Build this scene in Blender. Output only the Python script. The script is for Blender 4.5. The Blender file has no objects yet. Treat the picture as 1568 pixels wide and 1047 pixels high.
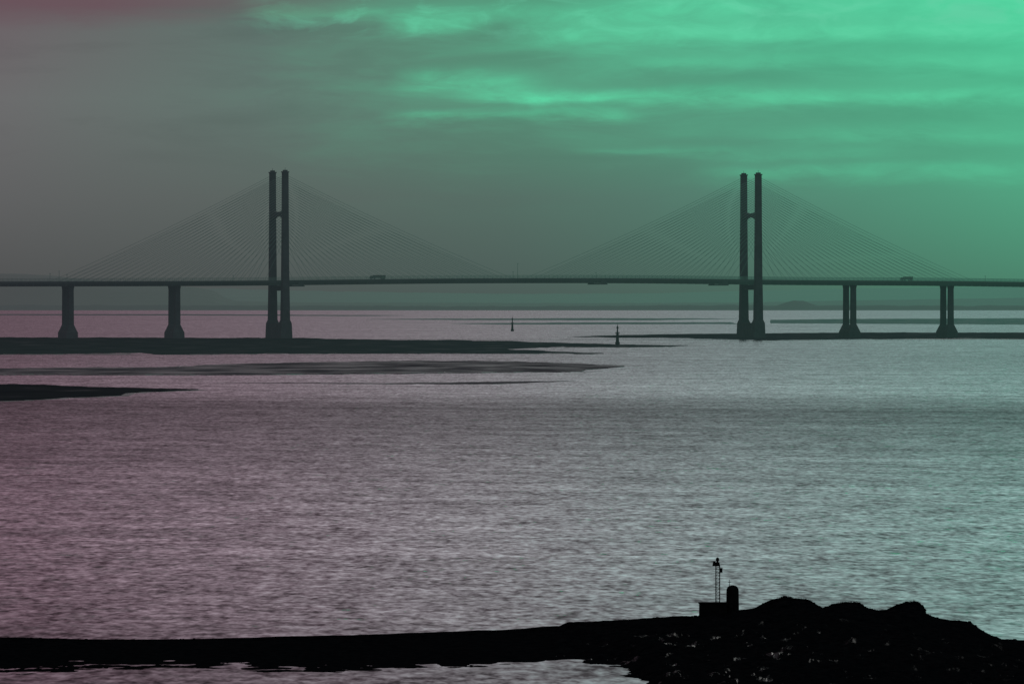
import bpy, math, random
from mathutils import Vector, noise
from mathutils.geometry import tessellate_polygon
random.seed(4)
S = bpy.context.scene
F = 14000.0; CX = 784.0; HY = 462.0; H = 32.0     # image pixel constants: focal length, centre column, horizon row (camera at 32 m)

def lin(c):
    return tuple(((v/255)/12.92 if v/255 <= .04045 else ((v/255+.055)/1.055)**2.4) for v in c)
def ground(x, y, z=0.0):  # places an image pixel on the ground plane seen from the camera
    Y = (H-z)*F/(y-HY); return ((x-CX)/F*Y, Y)
def zat(y, Y): return H-(y-HY)*Y/F
def interp(pts, x):
    if x <= pts[0][0]: return pts[0][1]
    for (a, b), (c, d) in zip(pts, pts[1:]):
        if x <= c: return b+(d-b)*(x-a)/(c-a)
    return pts[-1][1]

# ------------------------------------------------------------------ node helpers
class NT:
    def __init__(s, nt): s.nt = nt; nt.nodes.clear()
    def n(s, t, **k):
        nd = s.nt.nodes.new(t)
        for a, b in k.items(): setattr(nd, a, b)
        return nd
    def l(s, a, b): s.nt.links.new(a, b)
    def put(s, sock, v):
        if isinstance(v, bpy.types.NodeSocket): s.l(v, sock)
        else: sock.default_value = v
    def math(s, op, a, b=0.0, c=None, clamp=False):
        m = s.n('ShaderNodeMath', operation=op); m.use_clamp = clamp
        s.put(m.inputs[0], a); s.put(m.inputs[1], b)
        if c is not None: s.put(m.inputs[2], c)
        return m.outputs[0]
    def mix(s, f, a, b, bt='MIX'):
        m = s.n('ShaderNodeMix', data_type='RGBA', blend_type=bt)
        s.put(m.inputs[0], f); s.put(m.inputs[6], a); s.put(m.inputs[7], b)
        return m.outputs[2]
    def mr(s, v, a, b, c=0.0, d=1.0, smooth=False):
        m = s.n('ShaderNodeMapRange'); m.clamp = True
        if smooth: m.interpolation_type = 'SMOOTHSTEP'
        s.put(m.inputs[0], v)
        for i, q in enumerate((a, b, c, d)): m.inputs[i+1].default_value = q
        return m.outputs[0]
    def ramp(s, f, stops):
        r = s.n('ShaderNodeValToRGB'); s.put(r.inputs[0], f)
        e = r.color_ramp.elements
        while len(e) < len(stops): e.new(0.5)
        for el, (p, c) in zip(e, stops):
            el.position = p; el.color = (*c, 1)
        return r.outputs[0]
    def comb(s, x, y, z=0.0):
        c = s.n('ShaderNodeCombineXYZ')
        for i, v in enumerate((x, y, z)): s.put(c.inputs[i], v)
        return c.outputs[0]
    def noise(s, vec, scale, detail=3, rough=.5, dist=0.0):
        t = s.n('ShaderNodeTexNoise'); s.l(vec, t.inputs['Vector'])
        t.inputs['Scale'].default_value = scale; t.inputs['Detail'].default_value = detail
        t.inputs['Roughness'].default_value = rough; t.inputs['Distortion'].default_value = dist
        return t

# ------------------------------------------------------------------ world
w = bpy.data.worlds.new("World"); S.world = w; w.use_nodes = True
try: w.cycles.sampling_method = 'NONE'
except Exception: pass
g = NT(w.node_tree)
tc = g.n('ShaderNodeTexCoord'); sp = g.n('ShaderNodeSeparateXYZ'); g.l(tc.outputs['Generated'], sp.inputs[0])
az = g.math('ARCTAN2', sp.outputs[0], sp.outputs[1]); el = sp.outputs[2]
azn = g.mr(az, -.056, .056)
elk = g.math('MULTIPLY', el, 14.0)          # 0..0.46 within the low sky
pos = [0, .25, .5, .73, 1.0]
def row(cols): return g.ramp(azn, [(p, lin(c)) for p, c in zip(pos, cols)])
r0 = row([(73,76,78),(72,80,81),(70,87,85),(68,99,90),(68,120,101)])
r1 = row([(92,94,96),(87,98,96),(81,108,100),(78,125,110),(75,157,125)])
r2 = row([(104,105,107),(93,115,109),(83,140,118),(80,156,127),(74,176,136)])
r3 = row([(104,94,100),(91,112,107),(80,150,122),(76,174,138),(70,204,153)])
r4 = row([(92,77,86),(105,93,101),(115,112,116),(110,126,126),(99,138,131)])
r5 = row([(116,93,105),(131,115,125),(142,140,145),(140,155,156),(130,162,158)])
c = g.mix(g.mr(elk, .0, .16), r0, r1)
c = g.mix(g.mr(elk, .16, .31), c, r2)
c = g.mix(g.mr(elk, .31, .46), c, r3)
# layered cloud streaks
v = g.comb(g.math('MULTIPLY', az, 14.0), g.math('MULTIPLY', el, 14.0*5.5), 3.3)
n1 = g.noise(v, 3.6, 6, .6, .3).outputs[0]
v2 = g.comb(g.math('MULTIPLY', az, 14.0), g.math('MULTIPLY', el, 14.0*3.0), 7.1)
n2 = g.noise(v2, 11.0, 5, .62, .5).outputs[0]
warp = g.math('MULTIPLY', g.math('SUBTRACT', n1, .5), .05)
def streak(y, hw, xa, xb, xf, tilt, k):
    """long cloud band: elevation y, half thickness hw, azimuth extent, slope"""
    cen = (HY-y)/1000.0
    dd = g.math('SUBTRACT', g.math('ADD', elk, warp), g.math('MULTIPLY_ADD', azn, tilt, cen))
    e = g.math('DIVIDE', dd, hw/1000.0)
    ga = g.math('EXPONENT', g.math('MULTIPLY', g.math('MULTIPLY', e, e), -1.0))
    win = g.math('MULTIPLY', g.mr(azn, (xa-xf)/1568, xa/1568, smooth=True), g.mr(azn, (xb+xf)/1568, xb/1568, smooth=True))
    return g.math('MULTIPLY', g.math('MULTIPLY', ga, win), k)
acc = None
for a in [(118,14,670,770,90,-.01,.38),(138,14,760,860,110,-.01,.28),(158,13,820,1700,120,.012,.42),(176,9,650,930,80,0,.34),
          (62,22,900,1700,150,.02,.52),(95,14,1050,1700,200,.0,.25),(20,14,440,1100,80,0,.3),(38,14,640,700,70,0,.35),
          (8,14,1000,1700,150,0,.4),(262,14,1180,1700,150,0,.22),(232,9,960,1300,120,0,.14),(205,12,1250,1700,150,0,.18)]:
    q = streak(*a); acc = q if acc is None else g.math('ADD', acc, q)
acc = g.math('MULTIPLY', acc, g.mr(n2, .3, .65, .5, 1.3))
c = g.mix(g.math('MINIMUM', acc, .8), c, (*lin((92,222,170)), 1))
soft = g.math('MULTIPLY', g.math('MULTIPLY', g.mr(n1, .48, .75), g.mr(elk, .10, .36, smooth=True)), g.mr(azn, .12, .5, smooth=True))
c = g.mix(g.math('MULTIPLY', soft, .24), c, (*lin((90,205,160)), 1))
st2 = g.math('MULTIPLY', g.math('MULTIPLY', g.mr(n2, .5, .68), g.mr(elk, .385, .43, smooth=True)), g.mr(azn, .2, .32, smooth=True))
c = g.mix(g.math('MULTIPLY', st2, .34), c, (*lin((105,200,165)), 1))
dk = g.math('MULTIPLY', g.mr(n1, .5, .3), g.mr(elk, .15, .3, smooth=True))
c = g.mix(g.math('MULTIPLY', dk, .28), c, g.mix(1.0, c, (.62,.62,.64,1), 'MULTIPLY'))
mauve = g.math('MULTIPLY', g.mr(g.math('ADD', elk, g.math('MULTIPLY', n1, .06)), .445, .485, smooth=True), g.mr(azn, .38, .1))
c = g.mix(g.math('MULTIPLY', mauve, .85), c, (*lin((102,78,88)), 1))
# unseen cloud deck above, coloured to tint the water's reflections
c = g.mix(g.mr(elk, .47, .6, smooth=True), c, r4)
c = g.mix(g.mr(elk, .8, 3.2), c, r5)
c = g.mix(g.mr(elk, 5, 12), c, (*lin((120,125,128)), 1))
sky = g.n('ShaderNodeTexSky', sky_type='NISHITA'); sky.sun_disc = False
SE, SR = math.radians(24), math.radians(12)
sky.sun_elevation = SE; sky.sun_rotation = SR
b1 = g.n('ShaderNodeBackground'); g.l(c, b1.inputs[0]); b1.inputs[1].default_value = 1
b2 = g.n('ShaderNodeBackground'); g.l(sky.outputs[0], b2.inputs[0]); b2.inputs[1].default_value = .0004
ad = g.n('ShaderNodeAddShader'); g.l(b1.outputs[0], ad.inputs[0]); g.l(b2.outputs[0], ad.inputs[1])
wo = g.n('ShaderNodeOutputWorld'); g.l(ad.outputs[0], wo.inputs[0])

# ------------------------------------------------------------------ materials
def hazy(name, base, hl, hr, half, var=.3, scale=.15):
    """surface with sea haze painted in as emission; colour drifts west->east like the sky"""
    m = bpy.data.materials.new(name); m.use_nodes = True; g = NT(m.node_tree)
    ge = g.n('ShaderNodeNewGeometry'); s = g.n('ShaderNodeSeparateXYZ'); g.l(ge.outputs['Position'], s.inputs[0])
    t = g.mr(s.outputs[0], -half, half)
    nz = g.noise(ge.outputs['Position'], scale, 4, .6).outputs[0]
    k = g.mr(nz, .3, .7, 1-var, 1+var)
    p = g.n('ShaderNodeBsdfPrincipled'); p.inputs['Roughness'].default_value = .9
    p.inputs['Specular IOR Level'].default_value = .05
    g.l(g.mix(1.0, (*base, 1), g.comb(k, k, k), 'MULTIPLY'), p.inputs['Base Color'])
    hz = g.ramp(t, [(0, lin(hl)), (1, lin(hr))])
    g.l(hz, p.inputs['Emission Color']); p.inputs['Emission Strength'].default_value = 1  # surface glow stands in for the haze veil
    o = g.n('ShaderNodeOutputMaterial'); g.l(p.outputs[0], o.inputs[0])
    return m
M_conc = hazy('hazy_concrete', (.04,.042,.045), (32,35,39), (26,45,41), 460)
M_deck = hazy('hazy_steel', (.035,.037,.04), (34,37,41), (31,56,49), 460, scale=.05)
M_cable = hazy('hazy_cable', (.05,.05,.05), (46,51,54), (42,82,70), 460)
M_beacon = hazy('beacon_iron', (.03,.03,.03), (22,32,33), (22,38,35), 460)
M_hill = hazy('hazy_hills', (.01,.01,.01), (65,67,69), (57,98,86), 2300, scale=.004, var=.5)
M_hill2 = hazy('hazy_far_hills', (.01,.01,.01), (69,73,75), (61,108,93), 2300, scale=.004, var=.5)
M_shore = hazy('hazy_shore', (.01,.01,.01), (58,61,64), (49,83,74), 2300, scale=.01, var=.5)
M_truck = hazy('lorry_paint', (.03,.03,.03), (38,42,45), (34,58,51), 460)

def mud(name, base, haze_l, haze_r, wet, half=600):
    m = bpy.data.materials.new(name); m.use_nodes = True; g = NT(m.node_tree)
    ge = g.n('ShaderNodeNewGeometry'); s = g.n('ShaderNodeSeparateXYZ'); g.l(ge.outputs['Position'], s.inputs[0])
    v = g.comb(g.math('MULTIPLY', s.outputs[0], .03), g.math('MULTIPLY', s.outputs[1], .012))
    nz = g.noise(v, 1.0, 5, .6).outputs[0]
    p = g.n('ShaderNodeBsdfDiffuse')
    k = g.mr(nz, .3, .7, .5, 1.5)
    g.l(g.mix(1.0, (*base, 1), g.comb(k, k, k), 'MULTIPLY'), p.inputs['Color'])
    em = g.n('ShaderNodeEmission')  # haze painted onto the mud as a faint glow
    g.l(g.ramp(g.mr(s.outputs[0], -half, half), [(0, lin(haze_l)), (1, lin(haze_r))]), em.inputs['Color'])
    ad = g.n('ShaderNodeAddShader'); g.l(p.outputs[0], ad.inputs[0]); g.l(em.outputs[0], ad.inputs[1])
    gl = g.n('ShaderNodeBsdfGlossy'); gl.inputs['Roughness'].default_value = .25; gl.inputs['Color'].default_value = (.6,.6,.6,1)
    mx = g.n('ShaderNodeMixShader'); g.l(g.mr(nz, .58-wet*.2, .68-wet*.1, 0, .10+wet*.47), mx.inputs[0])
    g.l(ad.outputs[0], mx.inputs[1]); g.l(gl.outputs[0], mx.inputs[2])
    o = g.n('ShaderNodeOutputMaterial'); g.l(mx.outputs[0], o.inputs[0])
    return m
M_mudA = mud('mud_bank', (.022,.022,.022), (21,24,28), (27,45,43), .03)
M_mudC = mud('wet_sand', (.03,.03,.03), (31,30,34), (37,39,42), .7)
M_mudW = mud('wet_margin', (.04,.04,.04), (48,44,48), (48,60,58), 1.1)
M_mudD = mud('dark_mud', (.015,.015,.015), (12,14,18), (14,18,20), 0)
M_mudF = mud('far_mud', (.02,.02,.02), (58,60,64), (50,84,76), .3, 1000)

def rock():
    m = bpy.data.materials.new('seaweed_rock'); m.use_nodes = True; g = NT(m.node_tree)
    ge = g.n('ShaderNodeNewGeometry'); s = g.n('ShaderNodeSeparateXYZ'); g.l(ge.outputs['Position'], s.inputs[0])
    nz = g.noise(ge.outputs['Position'], 1.2, 6, .65).outputs[0]
    p = g.n('ShaderNodeBsdfDiffuse')
    g.l(g.ramp(nz, [(.35, (.0015,.002,.003)), (.7, (.007,.007,.008))]), p.inputs['Color'])
    # wet hollows near the water line
    v = g.comb(g.math('MULTIPLY', s.outputs[0], .55), g.math('MULTIPLY', s.outputs[1], .12))
    wn = g.noise(v, 1.0, 6, .68, .4).outputs[0]
    reg = g.math('MULTIPLY', g.math('MULTIPLY', g.mr(s.outputs[0], 3, 8), g.mr(s.outputs[0], 32, 12, .06, 1)), g.mr(s.outputs[1], 838, 815))
    wet = g.math('MULTIPLY', g.mr(wn, .60, .70), g.math('MULTIPLY', reg, .26))
    gl = g.n('ShaderNodeBsdfGlossy'); gl.inputs['Roughness'].default_value = .3; gl.inputs['Color'].default_value = (.6,.6,.6,1)
    mx = g.n('ShaderNodeMixShader'); g.l(wet, mx.inputs[0]); g.l(p.outputs[0], mx.inputs[1]); g.l(gl.outputs[0], mx.inputs[2])
    o = g.n('ShaderNodeOutputMaterial'); g.l(mx.outputs[0], o.inputs[0]); return m
M_rock = rock()
def dark(name, col):
    m = bpy.data.materials.new(name); m.use_nodes = True; g = NT(m.node_tree)
    ge = g.n('ShaderNodeNewGeometry'); nz = g.noise(ge.outputs['Position'], 4, 4).outputs[0]
    p = g.n('ShaderNodeBsdfDiffuse')
    g.l(g.ramp(nz, [(.3, tuple(v*.5 for v in col)), (.7, col)]), p.inputs['Color'])
    o = g.n('ShaderNodeOutputMaterial'); g.l(p.outputs[0], o.inputs[0]); return m
M_stone = dark('wet_dark_stone', (.009,.009,.010)); M_iron = dark('iron_paint', (.012,.012,.013))

def water():
    m = bpy.data.materials.new('estuary_water'); m.use_nodes = True; g = NT(m.node_tree)
    ge = g.n('ShaderNodeNewGeometry'); s = g.n('ShaderNodeSeparateXYZ'); g.l(ge.outputs['Position'], s.inputs[0])
    X, Y0 = s.outputs[0], s.outputs[1]
    Y = g.math('MULTIPLY_ADD', X, .35, Y0)          # wave crests run slightly oblique
    def raw(lx, ly, det=2, seed=0.0, rough=.6):
        v = g.comb(g.math('DIVIDE', X, lx), g.math('DIVIDE', Y, ly), seed)
        return g.noise(v, 1.0, det, rough, .2)
    def vec(q, amp):
        a = g.n('ShaderNodeVectorMath', operation='SUBTRACT'); g.l(q.outputs['Color'], a.inputs[0]); a.inputs[1].default_value = (.5,.5,.5)
        b = g.n('ShaderNodeVectorMath', operation='SCALE'); g.l(a.outputs[0], b.inputs[0]); b.inputs['Scale'].default_value = amp
        return b.outputs[0]
    def add(a, b):
        q = g.n('ShaderNodeVectorMath', operation='ADD'); g.put(q.inputs[0], a); g.put(q.inputs[1], b); return q.outputs[0]
    A = raw(1.15, 5.6, 2, 1.0); B = raw(3.8, 13.0, 2, 5.0); C = raw(14.0, 42.0, 3, 9.0)
    patch = raw(230.0, 60.0, 5, 2.0).outputs[0]
    sl = add(add(vec(A, .30), vec(B, .18)), vec(C, .10))
    k = g.n('ShaderNodeVectorMath', operation='MULTIPLY_ADD'); g.l(sl, k.inputs[0])
    k.inputs[1].default_value = (.5, 1, 0); k.inputs[2].default_value = (0, -.09, 1)
    nn = g.n('ShaderNodeVectorMath', operation='NORMALIZE'); g.l(k.outputs[0], nn.inputs[0])
    # current bands across the channel; darker reflection painted into the gloss tint
    wv = g.comb(g.math('DIVIDE', X, 120.0), g.math('DIVIDE', Y0, 500.0), 4.0)
    Yw = g.math('ADD', Y0, g.math('MULTIPLY', g.math('SUBTRACT', g.noise(wv, 1.0, 3, .6).outputs[0], .5), g.math('MULTIPLY', Y0, .12)))
    Yt = g.math('ADD', Yw, g.math('MULTIPLY', X, .7))
    st = [(750,.62),(900,.84),(1080,.95),(1350,1.0),(1700,.90),(2000,.75),(2500,.60),(2720,.52),(2950,.72),(3300,1.04),(3900,1.0),(5000,.86),(7900,.92)]
    band = g.ramp(g.math('DIVIDE', Yt, 8000.0), [(a/8000, (b*.88,)*3) for a, b in st])
    pk = g.mr(patch, .3, .7, .78, 1.2)
    # chop: light and dark of the ripples painted into the gloss tint
    ch = g.math('ADD', g.math('MULTIPLY', A.outputs[0], 1.1), g.math('ADD', g.math('MULTIPLY', B.outputs[0], .75), g.math('MULTIPLY', C.outputs[0], .5)))
    ck = g.mr(ch, .90, 1.46, .32, 1.66)
    kk = g.math('MULTIPLY', pk, ck)
    col = g.mix(1.0, band, g.comb(kk, kk, kk), 'MULTIPLY')
    gl = g.n('ShaderNodeBsdfGlossy'); gl.inputs['Roughness'].default_value = .06
    g.l(col, gl.inputs['Color']); g.l(nn.outputs[0], gl.inputs['Normal'])
    df = g.n('ShaderNodeBsdfDiffuse'); df.inputs['Color'].default_value = (.05,.045,.045,1)
    mx = g.n('ShaderNodeMixShader'); mx.inputs[0].default_value = .95
    g.l(df.outputs[0], mx.inputs[1]); g.l(gl.outputs[0], mx.inputs[2])
    o = g.n('ShaderNodeOutputMaterial'); g.l(mx.outputs[0], o.inputs[0]); return m
M_water = water()

# ------------------------------------------------------------------ mesh helpers
class MB:
    def __init__(s): s.v = []; s.f = []
    def hexa(s, lo, hi):
        b = len(s.v); s.v += [tuple(p) for p in lo]+[tuple(p) for p in hi]; n = len(lo)
        s.f.append(tuple(b+i for i in reversed(range(n)))); s.f.append(tuple(b+n+i for i in range(n)))
        for i in range(n):
            j = (i+1) % n; s.f.append((b+i, b+j, b+n+j, b+n+i))
    def box(s, c, d, n, a0, b0, a1, b1, z0, z1):
        """tapered box: c plan centre, d/n plan axes, a along d, b along n"""
        q = ((-1,-1),(1,-1),(1,1),(-1,1))
        f = lambda a, b, z: [(c[0]+d[0]*i*a/2+n[0]*j*b/2, c[1]+d[1]*i*a/2+n[1]*j*b/2, z) for i, j in q]
        s.hexa(f(a0, b0, z0), f(a1, b1, z1))
    def tube(s, p, q, r, r2=None, k=6):
        p = Vector(p); q = Vector(q); r2 = r if r2 is None else r2
        ax = (q-p).normalized(); u = ax.orthogonal().normalized(); v = ax.cross(u)
        R = lambda o, r: [tuple(o+u*r*math.cos(6.28318*i/k)+v*r*math.sin(6.28318*i/k)) for i in range(k)]
        s.hexa(R(p, r), R(q, r2))
    def obj(s, name, mat, parent=None, smooth=False):
        me = bpy.data.meshes.new(name); me.from_pydata(s.v, [], s.f); me.update()
        me.materials.append(mat); o = bpy.data.objects.new(name, me); S.collection.objects.link(o)
        if parent: o.parent = parent
        if smooth:
            for p in me.polygons: p.use_smooth = True
        return o
def empty(name):
    e = bpy.data.objects.new(name, None); S.collection.objects.link(e); return e

# ------------------------------------------------------------------ water
b = MB(); b.v = [(-40000,-3000,0),(40000,-3000,0),(40000,90000,0),(-40000,90000,0)]; b.f = [(0,1,2,3)]
b.obj('water', M_water)

# ------------------------------------------------------------------ mud banks
def bank(name, pts, mat, z=.35, jy=.5, jx=3, step=7, seed=0, margin=None):
    out = []
    n = len(pts)
    for i in range(n):
        a, c = pts[i], pts[(i+1) % n]
        L = math.hypot(c[0]-a[0], (c[1]-a[1])*3); k = max(1, int(L/step))
        for j in range(k):
            t = j/k; x = a[0]+(c[0]-a[0])*t; y = a[1]+(c[1]-a[1])*t
            nz = noise.noise(Vector((x*.03, y*.3, seed)))+.6*noise.noise(Vector((x*.11, y*.3, seed+7)))+.4*noise.noise(Vector((x*.3, y*.3, seed+3)))
            nx = noise.noise(Vector((x*.05, y*.5, seed+20)))
            out.append(ground(x+nx*jx*3, y+nz*jy*1.6))
    m = len(out)
    def sheet(o, z, mt, par=None, nm=name):
        bt = MB()
        bt.v = [(x, y, z) for x, y in o]+[(x, y, -.3) for x, y in o]
        for t in tessellate_polygon([[Vector((x, y, 0)) for x, y in o]]): bt.f.append(tuple(t))
        for i in range(m): bt.f.append((i, (i+1) % m, m+(i+1) % m, m+i))
        return bt.obj(nm, mt, par)
    ob = sheet(out, z, mat)
    if margin:      # thin film of wet mud around the dry bank
        o2 = []
        for i in range(m):
            p = Vector(out[i]); tg = Vector(out[(i+1) % m])-Vector(out[i-1])
            nv = Vector((tg.y, -tg.x))
            nv = nv.normalized() if nv.length > 1e-6 else Vector((0, -1))
            q = p+Vector((nv.x*margin*.25, nv.y*margin*(.6+.8*noise.noise(Vector((p.x*.02, seed, 4))))))
            if sgn(pts) < 0: q = p-(q-p)
            o2.append((q.x, q.y))
        sheet(o2, .06, M_mudW, ob, 'wet_margin')
    return ob
def sgn(pts):
    w = [ground(*p) for p in pts]
    return sum(a[0]*b[1]-b[0]*a[1] for a, b in zip(w, w[1:]+w[:1]))
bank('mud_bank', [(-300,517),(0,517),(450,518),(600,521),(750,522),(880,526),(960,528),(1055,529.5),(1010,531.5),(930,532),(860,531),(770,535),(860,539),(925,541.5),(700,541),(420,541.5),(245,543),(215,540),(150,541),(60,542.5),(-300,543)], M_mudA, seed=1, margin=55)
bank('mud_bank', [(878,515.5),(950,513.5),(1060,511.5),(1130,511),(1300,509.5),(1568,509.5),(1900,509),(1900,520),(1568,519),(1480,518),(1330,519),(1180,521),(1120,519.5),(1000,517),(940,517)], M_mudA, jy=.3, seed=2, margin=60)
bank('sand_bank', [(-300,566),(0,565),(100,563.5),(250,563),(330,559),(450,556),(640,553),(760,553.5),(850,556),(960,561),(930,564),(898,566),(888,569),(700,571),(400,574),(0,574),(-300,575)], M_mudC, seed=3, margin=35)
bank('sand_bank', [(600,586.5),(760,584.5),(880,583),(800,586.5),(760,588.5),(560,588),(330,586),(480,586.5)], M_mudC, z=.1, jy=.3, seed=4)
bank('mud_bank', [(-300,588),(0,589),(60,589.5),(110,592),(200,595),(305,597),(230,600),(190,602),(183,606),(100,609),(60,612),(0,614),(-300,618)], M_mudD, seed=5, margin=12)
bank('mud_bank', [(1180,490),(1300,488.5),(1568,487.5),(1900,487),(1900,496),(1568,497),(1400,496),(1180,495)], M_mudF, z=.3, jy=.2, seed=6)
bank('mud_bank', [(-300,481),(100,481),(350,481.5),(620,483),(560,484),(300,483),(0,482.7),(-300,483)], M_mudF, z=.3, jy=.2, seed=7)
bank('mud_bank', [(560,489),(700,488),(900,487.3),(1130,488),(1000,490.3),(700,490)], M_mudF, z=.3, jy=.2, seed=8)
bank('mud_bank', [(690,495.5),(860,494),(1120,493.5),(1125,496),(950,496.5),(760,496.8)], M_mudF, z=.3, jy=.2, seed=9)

# ------------------------------------------------------------------ hills
def ridge(name, prof, Y0, Yr, Y1, mat, rough=1.5, x0=-1400, x1=3000, seed=0, step=5):
    bt = MB(); n = 0; x = x0
    while x <= x1:
        y = interp(prof, x)
        z = max(0.5, zat(y, Yr)+rough*(noise.noise(Vector((x*.03, seed, 0)))*2+noise.noise(Vector((x*.15, seed, 5)))))
        u = (x-CX)/F
        bt.v += [(u*Y0, Y0, -1), (u*(Y0+Yr)/2, (Y0+Yr)/2, z*.55), (u*Yr, Yr, z), (u*Y1, Y1, -1)]; n += 1; x += step
    for i in range(n-1):
        for j in range(3): a = i*4+j; bt.f.append((a, a+4, a+5, a+1))
    return bt.obj(name, mat, smooth=True)
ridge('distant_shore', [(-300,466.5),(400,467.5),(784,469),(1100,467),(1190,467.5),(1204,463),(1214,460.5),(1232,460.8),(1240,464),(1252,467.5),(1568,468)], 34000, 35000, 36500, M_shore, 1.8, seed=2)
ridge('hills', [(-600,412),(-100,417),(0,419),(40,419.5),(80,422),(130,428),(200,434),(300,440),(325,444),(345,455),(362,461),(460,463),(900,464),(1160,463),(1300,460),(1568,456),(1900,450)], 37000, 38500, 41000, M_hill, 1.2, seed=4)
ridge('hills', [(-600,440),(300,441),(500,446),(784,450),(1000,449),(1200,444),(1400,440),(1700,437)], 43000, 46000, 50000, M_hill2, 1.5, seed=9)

# ------------------------------------------------------------------ bridge
PL = Vector((-202.2, 7930)); PR = Vector((210.8, 8065))
d = (PR-PL).normalized(); nrm = Vector((-d.y, d.x)); SPAN = (PR-PL).length
def t_of(px):
    u = (px-CX)/F; return (u*PL.y-PL.x)/(d.x-d.y*u)
def at(t, off=0): return PL+d*t+nrm*off
DECK = [(-400,432),(0,431),(250,430.5),(427,429.5),(600,427),(784,425.8),(1000,426),(1150,428.5),(1300,429.5),(1450,430),(1568,432),(2000,438)]
def px_of(t): p = at(t); return CX+F*p.x/p.y
def dz(t):
    s = 0
    for q in (-60, -30, 0, 30, 60):
        s += zat(interp(DECK, px_of(t+q)), at(t).y)
    return s/5
bridge = empty('cable_stayed_bridge')
T0, T1 = t_of(-350), t_of(1950)
sec = [(-17.3,0),(-17.3,-1.7),(-16.4,-1.9),(-16.4,-2.5),(-14,-4.2),(14,-4.2),(16.4,-2.5),(16.4,-1.9),(17.3,-1.7),(17.3,0)]
bt = MB(); ns = 160; K = len(sec)
for i in range(ns+1):
    t = T0+(T1-T0)*i/ns; z = dz(t)
    for o, h in sec:
        p = at(t, o); bt.v.append((p.x, p.y, z+h))
for i in range(ns):
    for j in range(K):
        a = i*K+j; c2 = i*K+(j+1) % K; bt.f.append((a, c2, c2+K, a+K))
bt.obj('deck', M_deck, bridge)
bt = MB(); t = T0
while t < T1:
    z = dz(t); z2 = dz(t+12)
    for o in (-17.0, 17.0):
        p, q = at(t, o), at(t+12, o)
        for h, r in ((.5,.14),(1.1,.13),(1.8,.12),(2.5,.14)):
            bt.tube((p.x,p.y,z+h), (q.x,q.y,z2+h), r, k=4)
        for k in range(3):
            pp = at(t+4*k, o); zz = z+(z2-z)*k/3; bt.tube((pp.x,pp.y,zz), (pp.x,pp.y,zz+2.6), .13, k=4)
    t += 12
bt.obj('wind_barrier', M_cable, bridge)
bt = MB(); t = T0
while t < T1:
    z = dz(t); bt.box(at(t), d, nrm, .8, 33, .8, 34, z-4.4, z-2.1); t += 7.3
bt.obj('cross_girders', M_deck, bridge)
bt = MB()
for px, h in ((70,5),(84,7),(96,4),(785,11),(778,4),(905,3),(1500,3),(350,3)):
    t = t_of(px); p = at(t, -14); z = dz(t); bt.tube((p.x,p.y,z-.2),(p.x,p.y,z+h+1.5),.24,.15,k=5); bt.box(p, d, nrm, 1.2, .5, 1.2, .5, z+h+1.5, z+h+1.9)
bt.obj('deck_posts', M_cable, bridge)
# maintenance gantries hung below the main span
bt = MB()
for px in (452, 915, 1100):
    t = t_of(px); z = dz(t); P = at(t)
    bt.box(P, d, nrm, 7, 35.6, 6, 35.6, z-5.6, z-4.6)
    for sg in (-1, 1): bt.box(at(t, 17.6*sg), d, nrm, 5, .3, 5, .3, z-4.6, z-1.0)
bt.obj('maintenance_gantries', M_deck, bridge)

LEG = 19.0
def pylon(name, P, top):
    bt = MB(); td = (P-PL).dot(d); z = dz(td)
    for sg in (-1, 1):
        c = P+nrm*LEG*sg
        segs = [(16, 6.8, 7.4), (z-6, 5.9, 6.8), (z+4, 5.5, 6.6), (107, 4.8, 5.8), (top-2.2, 4.5, 5.6)]
        for (z0,a0,b0),(z1,a1,b1) in zip(segs, segs[1:]):
            bt.box(c, d, nrm, a0, b0, a1, b1, z0, z1)
        bt.box(c, d, nrm, 5.5, 6.4, 5.5, 6.4, top-2.2, top-1.2)      # cap
        bt.box(c, d, nrm, 3.4, 4.2, 3.0, 4.0, top-1.2, top+.1)
        bt.tube((c.x,c.y,top), (c.x,c.y,top+2.2), .2, .1, k=5)
        bt.box(c, d, nrm, 10.6, 9.6, 10.2, 9.2, -2, 4)
        bt.box(c, d, nrm, 10.2, 9.2, 9.4, 8.8, 4, 13.2)
        bt.box(c, d, nrm, 9.4, 8.8, 6.9, 7.5, 13.2, 16.2)
    bt.box(P, d, nrm, 10.4, 2*LEG-9.6, 10, 2*LEG-9.4, -2, 4)
    bt.box(P, d, nrm, 9.8, 2*LEG-9.4, 9.2, 2*LEG-9.0, 4, 13.4)
    inner = LEG-2.9
    for sg in (-1, 1):
        def pt(o, h, a): q = P+nrm*o*sg+d*a; return (q.x, q.y, h)
        for i in range(6):
            o0, o1 = inner*(i/6), inner*((i+1)/6)
            h = lambda o: 106.4-2.8*(o/inner)**2.5
            hu = lambda o: 109.6+1.6*(o/inner)**3
            bt.hexa([pt(o0,h(o0),-1.9),pt(o1,h(o1),-1.9),pt(o1,h(o1),1.9),pt(o0,h(o0),1.9)],
                    [pt(o0,hu(o0),-1.9),pt(o1,hu(o1),-1.9),pt(o1,hu(o1),1.9),pt(o0,hu(o0),1.9)])
    bt.box(P, d, nrm, 4.2, 2*LEG-6.2, 4.2, 2*LEG-6.2, z-9, z-4.5)
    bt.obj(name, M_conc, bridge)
pylon('pylon_west', PL, zat(261, PL.y)); pylon('pylon_east', PR, zat(265, PR.y))

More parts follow.
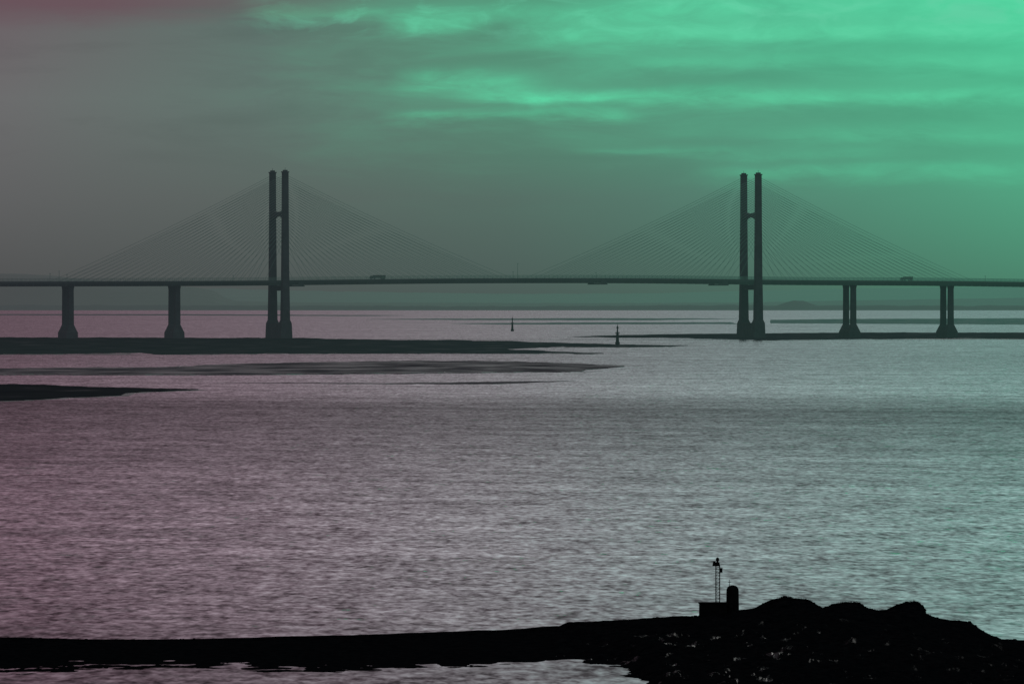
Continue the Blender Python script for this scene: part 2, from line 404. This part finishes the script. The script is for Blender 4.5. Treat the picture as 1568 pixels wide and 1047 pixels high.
def pier(px, name):
    t = t_of(px); P = at(t); z = dz(t)-4.2; bt = MB(); L = 9.2
    for sg in (-1, 1):
        c = P+nrm*L*sg
        bt.box(c, d, nrm, 4.6, 4.2, 4.2, 4.0, 11, z-3)
        bt.box(c, d, nrm, 4.2, 4.0, 5.2, 5.0, z-3, z+.2)
        bt.box(c, d, nrm, 10.4, 9.4, 10.2, 9.2, -2, 5.5)
        bt.box(c, d, nrm, 10.2, 9.2, 8.0, 7.4, 5.5, 8)
        bt.box(c, d, nrm, 8.0, 7.4, 4.8, 4.4, 8, 12)
    bt.box(P, d, nrm, 10.1, 9.0, 9.9, 9.2, -2, 5.3)
    bt.box(P, d, nrm, 9.6, 9.4, 7.8, 11.0, 5.3, 9)
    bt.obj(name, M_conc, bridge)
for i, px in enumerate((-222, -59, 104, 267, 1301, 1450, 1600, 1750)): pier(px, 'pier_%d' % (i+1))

bt = MB(); NC = 26
for P, pxl, pxr in ((PL, 84, 776), (PR, 812, 1482)):
    tp = (P-PL).dot(d)
    for px_end in (pxl, pxr):
        te = t_of(px_end)
        for i in range(NC):
            k = (i+1)/NC; ta = tp+(te-tp)*(.05+.95*k)
            zt = 84+58*k**.85
            for sg in (-1, 1):
                A = P+nrm*LEG*sg; B = at(ta, 15.5*sg); zb = dz(ta); pts = []
                L = abs(ta-tp)
                for j in range(7):
                    s = j/6; q = A.lerp(B, s); pts.append((q.x, q.y, zt+(zb-zt)*s-4*s*(1-s)*L*.012))
                for a, c2 in zip(pts, pts[1:]): bt.tube(a, c2, .155, k=4)
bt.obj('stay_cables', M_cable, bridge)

def lorry(px, L, off):
    t = t_of(px); z = dz(t)+.05; bt = MB(); P = at(t, off)
    bt.box(P+d*1.2, d, nrm, L-3.6, 2.5, L-3.6, 2.5, z+1.0, z+3.5)
    bt.box(P+d*1.2, d, nrm, L-3.4, 1.2, L-3.4, 1.2, z+.8, z+1.0)
    c = P-d*(L/2-1.3)
    bt.box(c, d, nrm, 2.5, 2.4, 2.5, 2.4, z+.5, z+1.9); bt.box(c+d*.15, d, nrm, 2.3, 2.4, 1.5, 2.2, z+1.9, z+2.9)
    for a in (-L/2+1.3, -L/2+4, L/2-4.2, L/2-2.9, L/2-1.5):
        for sg in (-1, 1):
            q = P+d*a+nrm*sg*1.0; r = q+nrm*sg*.28; bt.tube((q.x,q.y,z+.5),(r.x,r.y,z+.5),.5,k=12)
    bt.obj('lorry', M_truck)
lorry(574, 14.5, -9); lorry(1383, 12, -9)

# ------------------------------------------------------------------ navigation beacons in the channel
def beacon(px, py, hgt):
    x, y = ground(px, py); e = empty('navigation_beacon'); bt = MB()
    bt.tube((x,y,-1),(x,y,hgt*.12),1.9,1.7,k=12); bt.tube((x,y,hgt*.12),(x,y,hgt*.5),1.25,.9,k=12)
    bt.tube((x,y,hgt*.5),(x,y,hgt*.54),1.7,1.7,k=12); bt.tube((x,y,hgt*.54),(x,y,hgt*.75),.6,.5,k=8)
    bt.tube((x,y,hgt*.86),(x,y,hgt),.15,.1,k=6)
    bt.tube((x,y,hgt*.75),(x,y,hgt*.88),1.0,.25,k=10)
    for k in range(6):
        a = k*1.047; bt.tube((x+1.6*math.cos(a),y+1.6*math.sin(a),hgt*.54),(x+1.6*math.cos(a),y+1.6*math.sin(a),hgt*.61),.08,k=4)
    bt.obj('tower', M_beacon, e)
beacon(784.5, 507, 17); beacon(945.5, 527, 16)

# ------------------------------------------------------------------ foreground islet
SIL = [(-500,974),(0,977),(80,978.5),(160,980.5),(330,978.5),(480,975),(600,972.5),(740,967.5),(800,965),(840,961),(868,960),(880,953),(920,951.5),(960,949),(1010,945.5),(1068,943.5),(1112,938),(1135,934),(1158,931),(1172,923),(1185,917.5),(1203,914.5),(1225,917),(1242,918),(1255,926),(1264,930.5),(1276,925),(1290,922.5),(1316,922),(1326,929),(1345,934.5),(1358,934),(1374,926),(1388,922),(1404,921),(1413,925),(1421,941),(1440,947),(1465,950),(1490,952),(1502,961),(1515,969),(1528,979),(1568,984),(1700,990),(1900,992)]
SMO = [(x, sum(interp(SIL, x+q) for q in range(-120, 121, 20))/13) for x in range(-500, 1900, 20)]
LOW = [(-500,1034),(0,1033),(80,1032),(180,1025),(390,1022),(430,1029),(560,1028),(700,1022),(800,1014),(870,1007),(930,1018),(960,1040),(1000,1085),(1300,1100),(1900,1100)]
def island_h(X, Y):
    dY = abs(Y-856)
    Xw = X+1.2*noise.noise(Vector((X*.15, Y*.09, 9)))*min(1, dY/6)
    px = CX+F*Xw/852.0
    Yc = 856.0
    zc = max(zat(interp(SIL, px), Yc), .35)
    zs = max(zat(interp(SMO, px)+3, Yc), .35)
    Yb = H*F/(max(interp(SIL, px), 968)-HY)+1.5
    Yb = max(Yb, Yc+4+zc*1.2)
    Yf = H*F/(interp(LOW, px)-HY)
    n = noise.noise(Vector((X*.35, Y*.22, 1)))*.5+noise.noise(Vector((X*1.1, Y*.7, 3)))*.25+noise.noise(Vector((X*3.2, Y*2, 5)))*.12
    if Y >= Yc:
        s = (Y-Yc)/(Yb-Yc); h = zc*(1-s**1.6)
        if s > 1: h = -.6*(s-1)*4
        damp = min(1, zc/3)*.5+.15
        return max(-1.2, h+n*damp*.35)
    s = (Yc-Y)/(Yc-Yf); m = min(1, (Yc-Y)/12)
    zm = zc*(1-m)+zs*m
    h = zm*max(0, 1-s)**1.25 if s < 1 else -.5*(s-1)*3
    fl = .13 if px < 850 else .42
    h += n*fl*2.0*min(1, (Yc-Y)/8)
    if s <= .15: h += n*.14
    return max(-1.2, h)
bt = MB(); xs = []; x = -95.0
while x <= 95:
    xs.append(x); x += .2 if -52 < x < 52 else 1.2
ys = [735+i*1.1 for i in range(int(160/1.1))]
for Y in ys:
    for X in xs: bt.v.append((X, Y, island_h(X, Y)))
W = len(xs)
for j in range(len(ys)-1):
    for i in range(W-1):
        a = j*W+i; bt.f.append((a, a+1, a+1+W, a+W))
bt.obj('rocky_islet', M_rock)

bt = MB()
for i in range(900):
    px = random.uniform(-20, 1560); X = (px-CX)/F*856; Y = 856+random.uniform(-3, 1)
    z = island_h(X, Y); r = random.uniform(.05, .2)
    a = random.uniform(0, 6.28); dd = Vector((math.cos(a), math.sin(a))); nn = Vector((-dd.y, dd.x))
    bt.box(Vector((X, Y)), dd, nn, r*2.6, r*2, r*1.2, r, z-.15, z+r*random.uniform(.2, .7))
bt.obj('loose_rocks', M_rock)
bt = MB()
for i in range(1300):
    px = random.choice([random.gauss(1212, 18), random.gauss(1300, 18), random.gauss(1400, 10), random.uniform(860, 1500)]); X = (px-CX)/F*856; Y = 856+random.uniform(-2, .6)
    z = island_h(X, Y); h = random.uniform(.06, .24); lx = random.uniform(-.12, .12)
    bt.f.append((len(bt.v), len(bt.v)+1, len(bt.v)+2)); bt.v += [(X-.015, Y, z-.05), (X+.015, Y, z-.05), (X+lx, Y, z+h)]
bt.obj('grass', M_rock)

# ------------------------------------------------------------------ chapel ruin with turret, and light mast
YB = 853.0
def bx(px): return (px-CX)/F*YB
def bz(py): return zat(py, YB)
ex, ey = Vector((1, 0)), Vector((0, 1))
ruin = empty('stone_chapel_ruin')
bt = MB(); x0, x1 = bx(1070.5), bx(1113)
bt.box(Vector(((x0+x1)/2, YB)), ex, ey, x1-x0, 2.6, x1-x0-.06, 2.55, bz(958), bz(923.5))
bt.box(Vector(((x0+x1)/2, YB)), ex, ey, x1-x0+.12, 2.75, x1-x0+.1, 2.7, bz(923.5), bz(922))
for k in range(7):
    xx = x0+.2+k*(x1-x0-.4)/6; bt.box(Vector((xx, YB-1.2)), ex, ey, .22, .2, .2, .18, bz(922), bz(922)+random.uniform(.02, .09))
bt.obj('walls', M_stone, ruin)
bt = MB(); xc = bx(1121.8); r = (bx(1131.5)-bx(1112))/2
prof = [(bz(958), r*1.05), (bz(935), r*1.03), (bz(920), r), (bz(904), r*.98), (bz(901.5), r*.95), (bz(898.5), r*.8), (bz(896.5), r*.55), (bz(895.5), r*.1)]
for (z0,r0_),(z1,r1_) in zip(prof, prof[1:]): bt.tube((xc,YB,z0),(xc,YB,z1),r0_,r1_,k=20)
bt.tube((bx(1117),YB,bz(897)),(bx(1117),YB,bz(887)),.03,.02,k=5); bt.tube((bx(1114.5),YB,bz(891)),(bx(1119.5),YB,bz(891)),.025,k=5)
bt.obj('turret', M_stone, ruin)
bt = MB(); bt.box(Vector((xc-.1, YB-r*1.02)), ex, ey, .32, .08, .32, .08, bz(930), bz(916)); bt.obj('doorway', M_iron, ruin)

mast = empty('navigation_light_mast'); bt = MB()
xa, xb2 = bx(1096), bx(1101.8)
for xx, top in ((xa, 862), (xb2, 864)):
    for yy in (-.18, .18): bt.tube((xx,YB+yy-.6,bz(924)),(xx,YB+yy-.6,bz(top)),.045,k=6)
zz = bz(920)
while zz < bz(866):
    bt.tube((xa,YB-.78,zz),(xb2,YB-.78,zz),.022,k=4); bt.tube((xa,YB-.78,zz),(xa,YB-.42,zz),.022,k=4)
    bt.tube((xa,YB-.42,zz),(xb2,YB-.42,zz+.3),.016,k=4); zz += .3
bt.obj('lattice', M_iron, mast)
bt = MB()
bt.box(Vector((bx(1096.5), YB-.6)), ex, ey, .72, .6, .6, .6, bz(866), bz(860.5))
bt.box(Vector((bx(1104), YB-.6)), ex, ey, .26, .3, .26, .3, bz(876), bz(869))
bt.box(Vector((bx(1093.5), YB-.6)), ex, ey, .2, .2, .2, .2, bz(864.5), bz(858.5))
bt.tube((bx(1098.5),YB-.6,bz(860.5)),(bx(1098.5),YB-.6,bz(858)),.1,.1,k=10)
bt.tube((bx(1098.5),YB-.6,bz(858)),(bx(1098.5),YB-.6,bz(854)),.17,.14,k=10)
bt.tube((bx(1098.5),YB-.6,bz(854)),(bx(1098.5),YB-.6,bz(852.5)),.14,.03,k=10)
bt.obj('lantern', M_iron, mast)

# ------------------------------------------------------------------ sun (veiled, ahead of the camera to the right)
L = bpy.data.lights.new('sun', 'SUN'); L.energy = .3; L.angle = math.radians(14); L.color = (1, .96, .92)
so = bpy.data.objects.new('sun', L); S.collection.objects.link(so)
sd = Vector((math.sin(SR)*math.cos(SE), math.cos(SR)*math.cos(SE), math.sin(SE)))
so.rotation_euler = (-sd).to_track_quat('-Z', 'Y').to_euler(); so.location = (300, 500, 400)

# ------------------------------------------------------------------ camera
cam = bpy.data.cameras.new('camera'); cam.sensor_width = 36; cam.lens = 36*F/1568
cam.clip_start = 1; cam.clip_end = 200000
co = bpy.data.objects.new('camera', cam); S.collection.objects.link(co)
co.location = (0, 0, H); co.rotation_euler = (math.radians(90)-(523.5-HY)/F, 0, 0)
S.camera = co
S.view_settings.view_transform = 'Standard'; S.view_settings.look = 'None'; S.view_settings.exposure = 0
